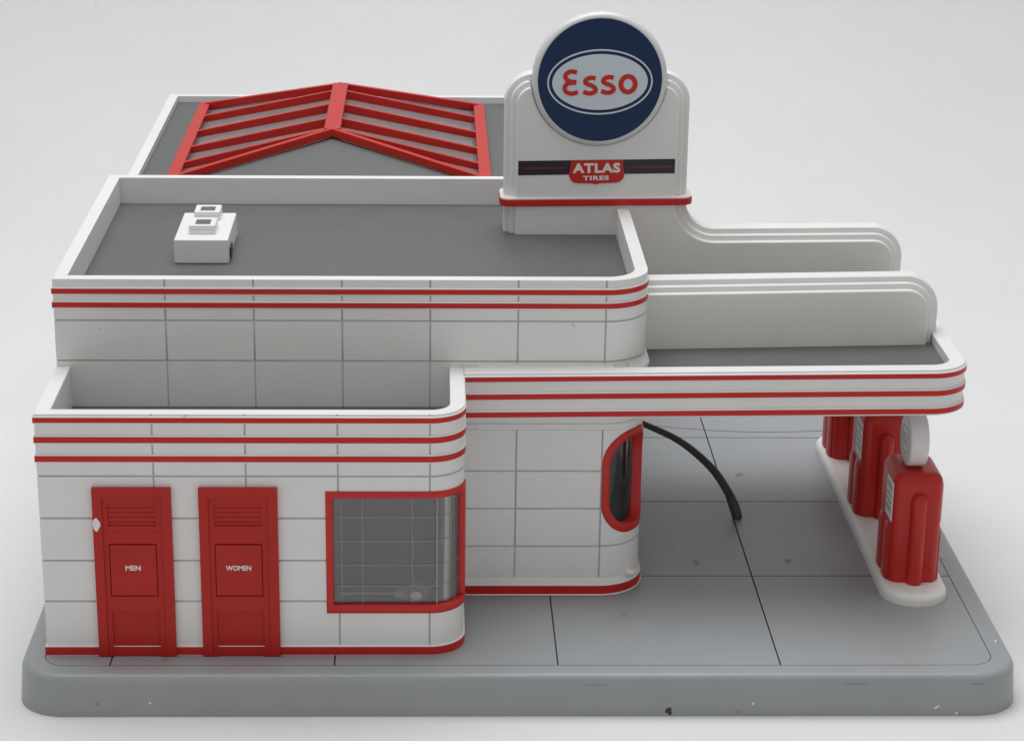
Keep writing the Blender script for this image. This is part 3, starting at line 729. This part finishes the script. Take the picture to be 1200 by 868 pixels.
def make_pump(y0):
    p = thing('gas_pump', (36.05,y0+1.55,0.5), 'front red pump on the white island, its white globe showing below the canopy edge', 'gas pump', 'red gas pumps standing on the island')
    x0, x1, Y0, Y1, zb, zt = 34.98, 37.10, y0+0.14, y0+3.0, 0.505, 5.42
    # body: stepped plan with rounded top shoulders
    b = MB()
    pl = None
    lv = [(0.0,zb),(0.0,zt-0.45),(0.03,zt-0.28),(0.11,zt-0.13),(0.23,zt-0.04),(0.40,zt)]
    rg = []
    for i, z in lv:
        rg.append([(x,y,z) for x,y in rrect(x0+i,x1-i,Y0+i,Y1-i,max(0.12,0.42-i*0.6),8)])
    k = len(rg[0])
    b.add([q for r in rg for q in r], [(i*k+m,i*k+(m+1)%k,(i+1)*k+(m+1)%k,(i+1)*k+m) for i in range(len(lv)-1) for m in range(k)]+[[(len(lv)-1)*k+m for m in range(k)], list(range(k))[::-1]])
    bo = b.build('body', REDPUMP, p, angle=50)
    # raised fluted columns: one on each end face, two low ones on each display face
    for (cx, cy, r, ztop, sq) in ((36.06,Y0-0.02,0.345,4.62,1.0),(36.06,Y1+0.02,0.345,4.62,1.0)):
        c = MB(); seg = 20; prof = [(0,zb),(0,ztop-r)]+[(0,0)]
        vs = []; fs = []; lvls = [(1.0,zb),(1.0,ztop-0.34)]+[(math.cos(a),ztop-0.34+0.34*math.sin(a)) for a in (0.3,0.6,0.9,1.2,1.45)]
        for (kk, z) in lvls:
            for m in range(seg): a = 2*PI*m/seg; vs.append((cx+r*kk*math.cos(a), cy+r*sq*kk*math.sin(a), z))
        for i in range(len(lvls)-1):
            for m in range(seg): fs.append((i*seg+m,i*seg+(m+1)%seg,(i+1)*seg+(m+1)%seg,(i+1)*seg+m))
        fs += [list(range(seg))[::-1], [(len(lvls)-1)*seg+m for m in range(seg)]]
        c.add(vs, fs); c.build('column', REDPUMP, p, angle=50)
    for sx, xx in ((-1,x0),(1,x1)):
        for yy in (Y0+0.85, Y1-0.85):
            c = MB(); seg = 16; vs = []; fs = []; lvls = [(1.0,zb),(1.0,2.55),(0.9,2.75),(0.6,2.92),(0.15,3.0)]
            for (kk, z) in lvls:
                for m in range(seg): a = 2*PI*m/seg; vs.append((xx+0.13*kk*math.cos(a), yy+0.56*kk*math.sin(a), z))
            for i in range(len(lvls)-1):
                for m in range(seg): fs.append((i*seg+m,i*seg+(m+1)%seg,(i+1)*seg+(m+1)%seg,(i+1)*seg+m))
            fs += [list(range(seg))[::-1], [(len(lvls)-1)*seg+m for m in range(seg)]]
            c.add(vs, fs); c.build('column', REDPUMP, p, angle=50)
        # price panel on the display face
        d = MB(); fx = xx+sx*0.02
        d.box(min(xx-sx*0.02,fx), max(xx-sx*0.02,fx), Y0+0.30, Y0+1.55, 3.20, 4.95)
        po = d.build('price_panel', WPRINT, p, bevel=0.015)
        pr = MB(); gx_ = fx+sx*0.008
        for zc, h in ((4.62,0.12),(4.25,0.07),(3.95,0.07),(3.62,0.12)):
            pr.box(min(fx-sx*0.01,gx_), max(fx-sx*0.01,gx_), Y0+0.45, Y0+1.40, zc-h, zc+h)
        pr.build('panel_print', PRINTG, po)
    # globe: a thick round disc with an oval on each face
    g = MB(); R_, c0, yc, zc = 1.18, 0.40, (Y0+Y1)/2, zt+1.14; gxc = 35.98; nn_ = 40
    prof = [(R_-0.10,-c0),(R_-0.03,-c0+0.04),(R_,-c0+0.12),(R_,c0-0.12),(R_-0.03,c0-0.04),(R_-0.10,c0)]
    vs = []; fs = []
    for (r, dx) in prof:
        for m in range(nn_): a = 2*PI*m/nn_; vs.append((gxc+dx, yc+r*math.cos(a), zc+r*math.sin(a)))
    for i in range(len(prof)-1):
        for m in range(nn_): fs.append((i*nn_+m,i*nn_+(m+1)%nn_,(i+1)*nn_+(m+1)%nn_,(i+1)*nn_+m))
    fs += [list(range(nn_))[::-1], [(len(prof)-1)*nn_+m for m in range(nn_)]]
    g.add(vs, fs); go = g.build('globe', GLOBE, p, angle=40)
    for sx in (-1,1):
        e = MB(); n2 = 36; xf0, xf1 = gxc+sx*(c0-0.01), gxc+sx*(c0+0.012)
        def ring(ro, ri):
            vs = []; fs = []
            for (xx_, (ra, rb)) in ((xf1,ro),(xf1,ri),(xf0,ro),(xf0,ri)):
                for m in range(n2): a = 2*PI*m/n2; vs.append((xx_, yc+ra*math.cos(a), zc+rb*math.sin(a)))
            for m in range(n2):
                j = (m+1)%n2
                fs += [(m,j,n2+j,n2+m),(m,2*n2+m,2*n2+j,j),(n2+m,n2+j,3*n2+j,3*n2+m)]
            e.add(vs, fs)
        ring((R_-0.14,R_-0.14),(R_-0.18,R_-0.18)); ring((0.86,0.58),(0.80,0.52))
        e.build('globe_emblem', PRINTG, go, weld=False)
        e2 = MB()
        for q in range(4):
            yy = yc-0.5+0.33*q
            e2.box(min(xf0,xf1),max(xf0,xf1),yy,yy+0.09,zc-0.22,zc+0.22)
            e2.box(min(xf0,xf1),max(xf0,xf1),yy+0.09,yy+0.24,zc+0.13,zc+0.22)
            e2.box(min(xf0,xf1),max(xf0,xf1),yy+0.09,yy+0.24,zc-0.22,zc-0.13)
        e2.build('globe_lettering', PRINTG, go, weld=False)
    return p
def copy_tree(o, parent=None):
    c = o.copy(); COL.objects.link(c); c.parent = parent
    for chd in list(o.children): copy_tree(chd, c)
    return c
pump = make_pump(5.72)
for yy, lab in ((12.95,'middle red pump on the white island, partly hidden behind the front pump'), (20.2,'rearmost red pump on the white island, half hidden under the canopy edge')):
    c = copy_tree(pump); c.location = (36.05*S, (yy+1.55)*S, 0.5*S); c['label'] = lab

# ------------------------------------------------------------------ loose black hose
hp = [(24.5,18.6,3.45),(25.45,18.0,3.23),(26.85,17.2,2.82),(27.78,16.4,2.38),(28.60,15.5,1.80),(29.15,14.75,1.10),(29.45,14.25,0.55),(29.58,14.1,0.02)]
hp = catmull(hp, 8)
hs = MB(); hs.tube(hp, [0.135+0.095*i/(len(hp)-1) for i in range(len(hp))], 14)
h = hs.build('rubber_hose', RUBBER, None, angle=50)
h['label'] = 'loose black rubber hose arching from the office wall down to the paving'; h['category'] = 'hose'

# ------------------------------------------------------------------ light
w = bpy.data.worlds.new('World'); scene.world = w; w.use_nodes = True
bg = w.node_tree.nodes['Background']; bg.inputs[0].default_value = (1.0, 0.985, 0.96, 1); bg.inputs[1].default_value = 0.45
def area(name, loc, target, sx, sy, e, col=(1,1,1)):
    l = bpy.data.lights.new(name, 'AREA'); l.shape = 'RECTANGLE'; l.size = sx; l.size_y = sy; l.energy = e; l.color = col; l.spread = math.radians(115)
    o = bpy.data.objects.new(name, l); COL.objects.link(o); o.location = loc
    o.rotation_euler = (Vector(target)-Vector(loc)).to_track_quat('-Z','Y').to_euler(); return o
area('overhead_softbox', (0.10,0.34,1.35), (0.17,0.24,0.0), 1.2, 0.8, 6.3, (0.97,0.985,1.0))

# ------------------------------------------------------------------ camera (solved from the photograph's vanishing lines)
cam = bpy.data.cameras.new('camera'); co_ = bpy.data.objects.new('camera', cam); COL.objects.link(co_)
R = Vector((0.99975206,-0.02029555,0.00916043)); Uv = Vector((-0.00204917,0.32578541,0.94544152)); F = Vector((0.02217259,0.94522588,-0.32566304))
M = Matrix((R, Uv, -F)).transposed().to_4x4(); M.translation = Vector((15.3664,-82.2848,40.4476))*S
co_.matrix_world = M
cam.sensor_fit = 'HORIZONTAL'; cam.sensor_width = 36; cam.lens = 2644.68/1200*36
cam.shift_x = 36.21/1200; cam.shift_y = -0.13/1200
cam.clip_start = 0.01; cam.clip_end = 50
scene.camera = co_
scene.view_settings.view_transform = 'Standard'; scene.view_settings.look = 'None'
scene.view_settings.exposure = 0.07; scene.view_settings.gamma = 1
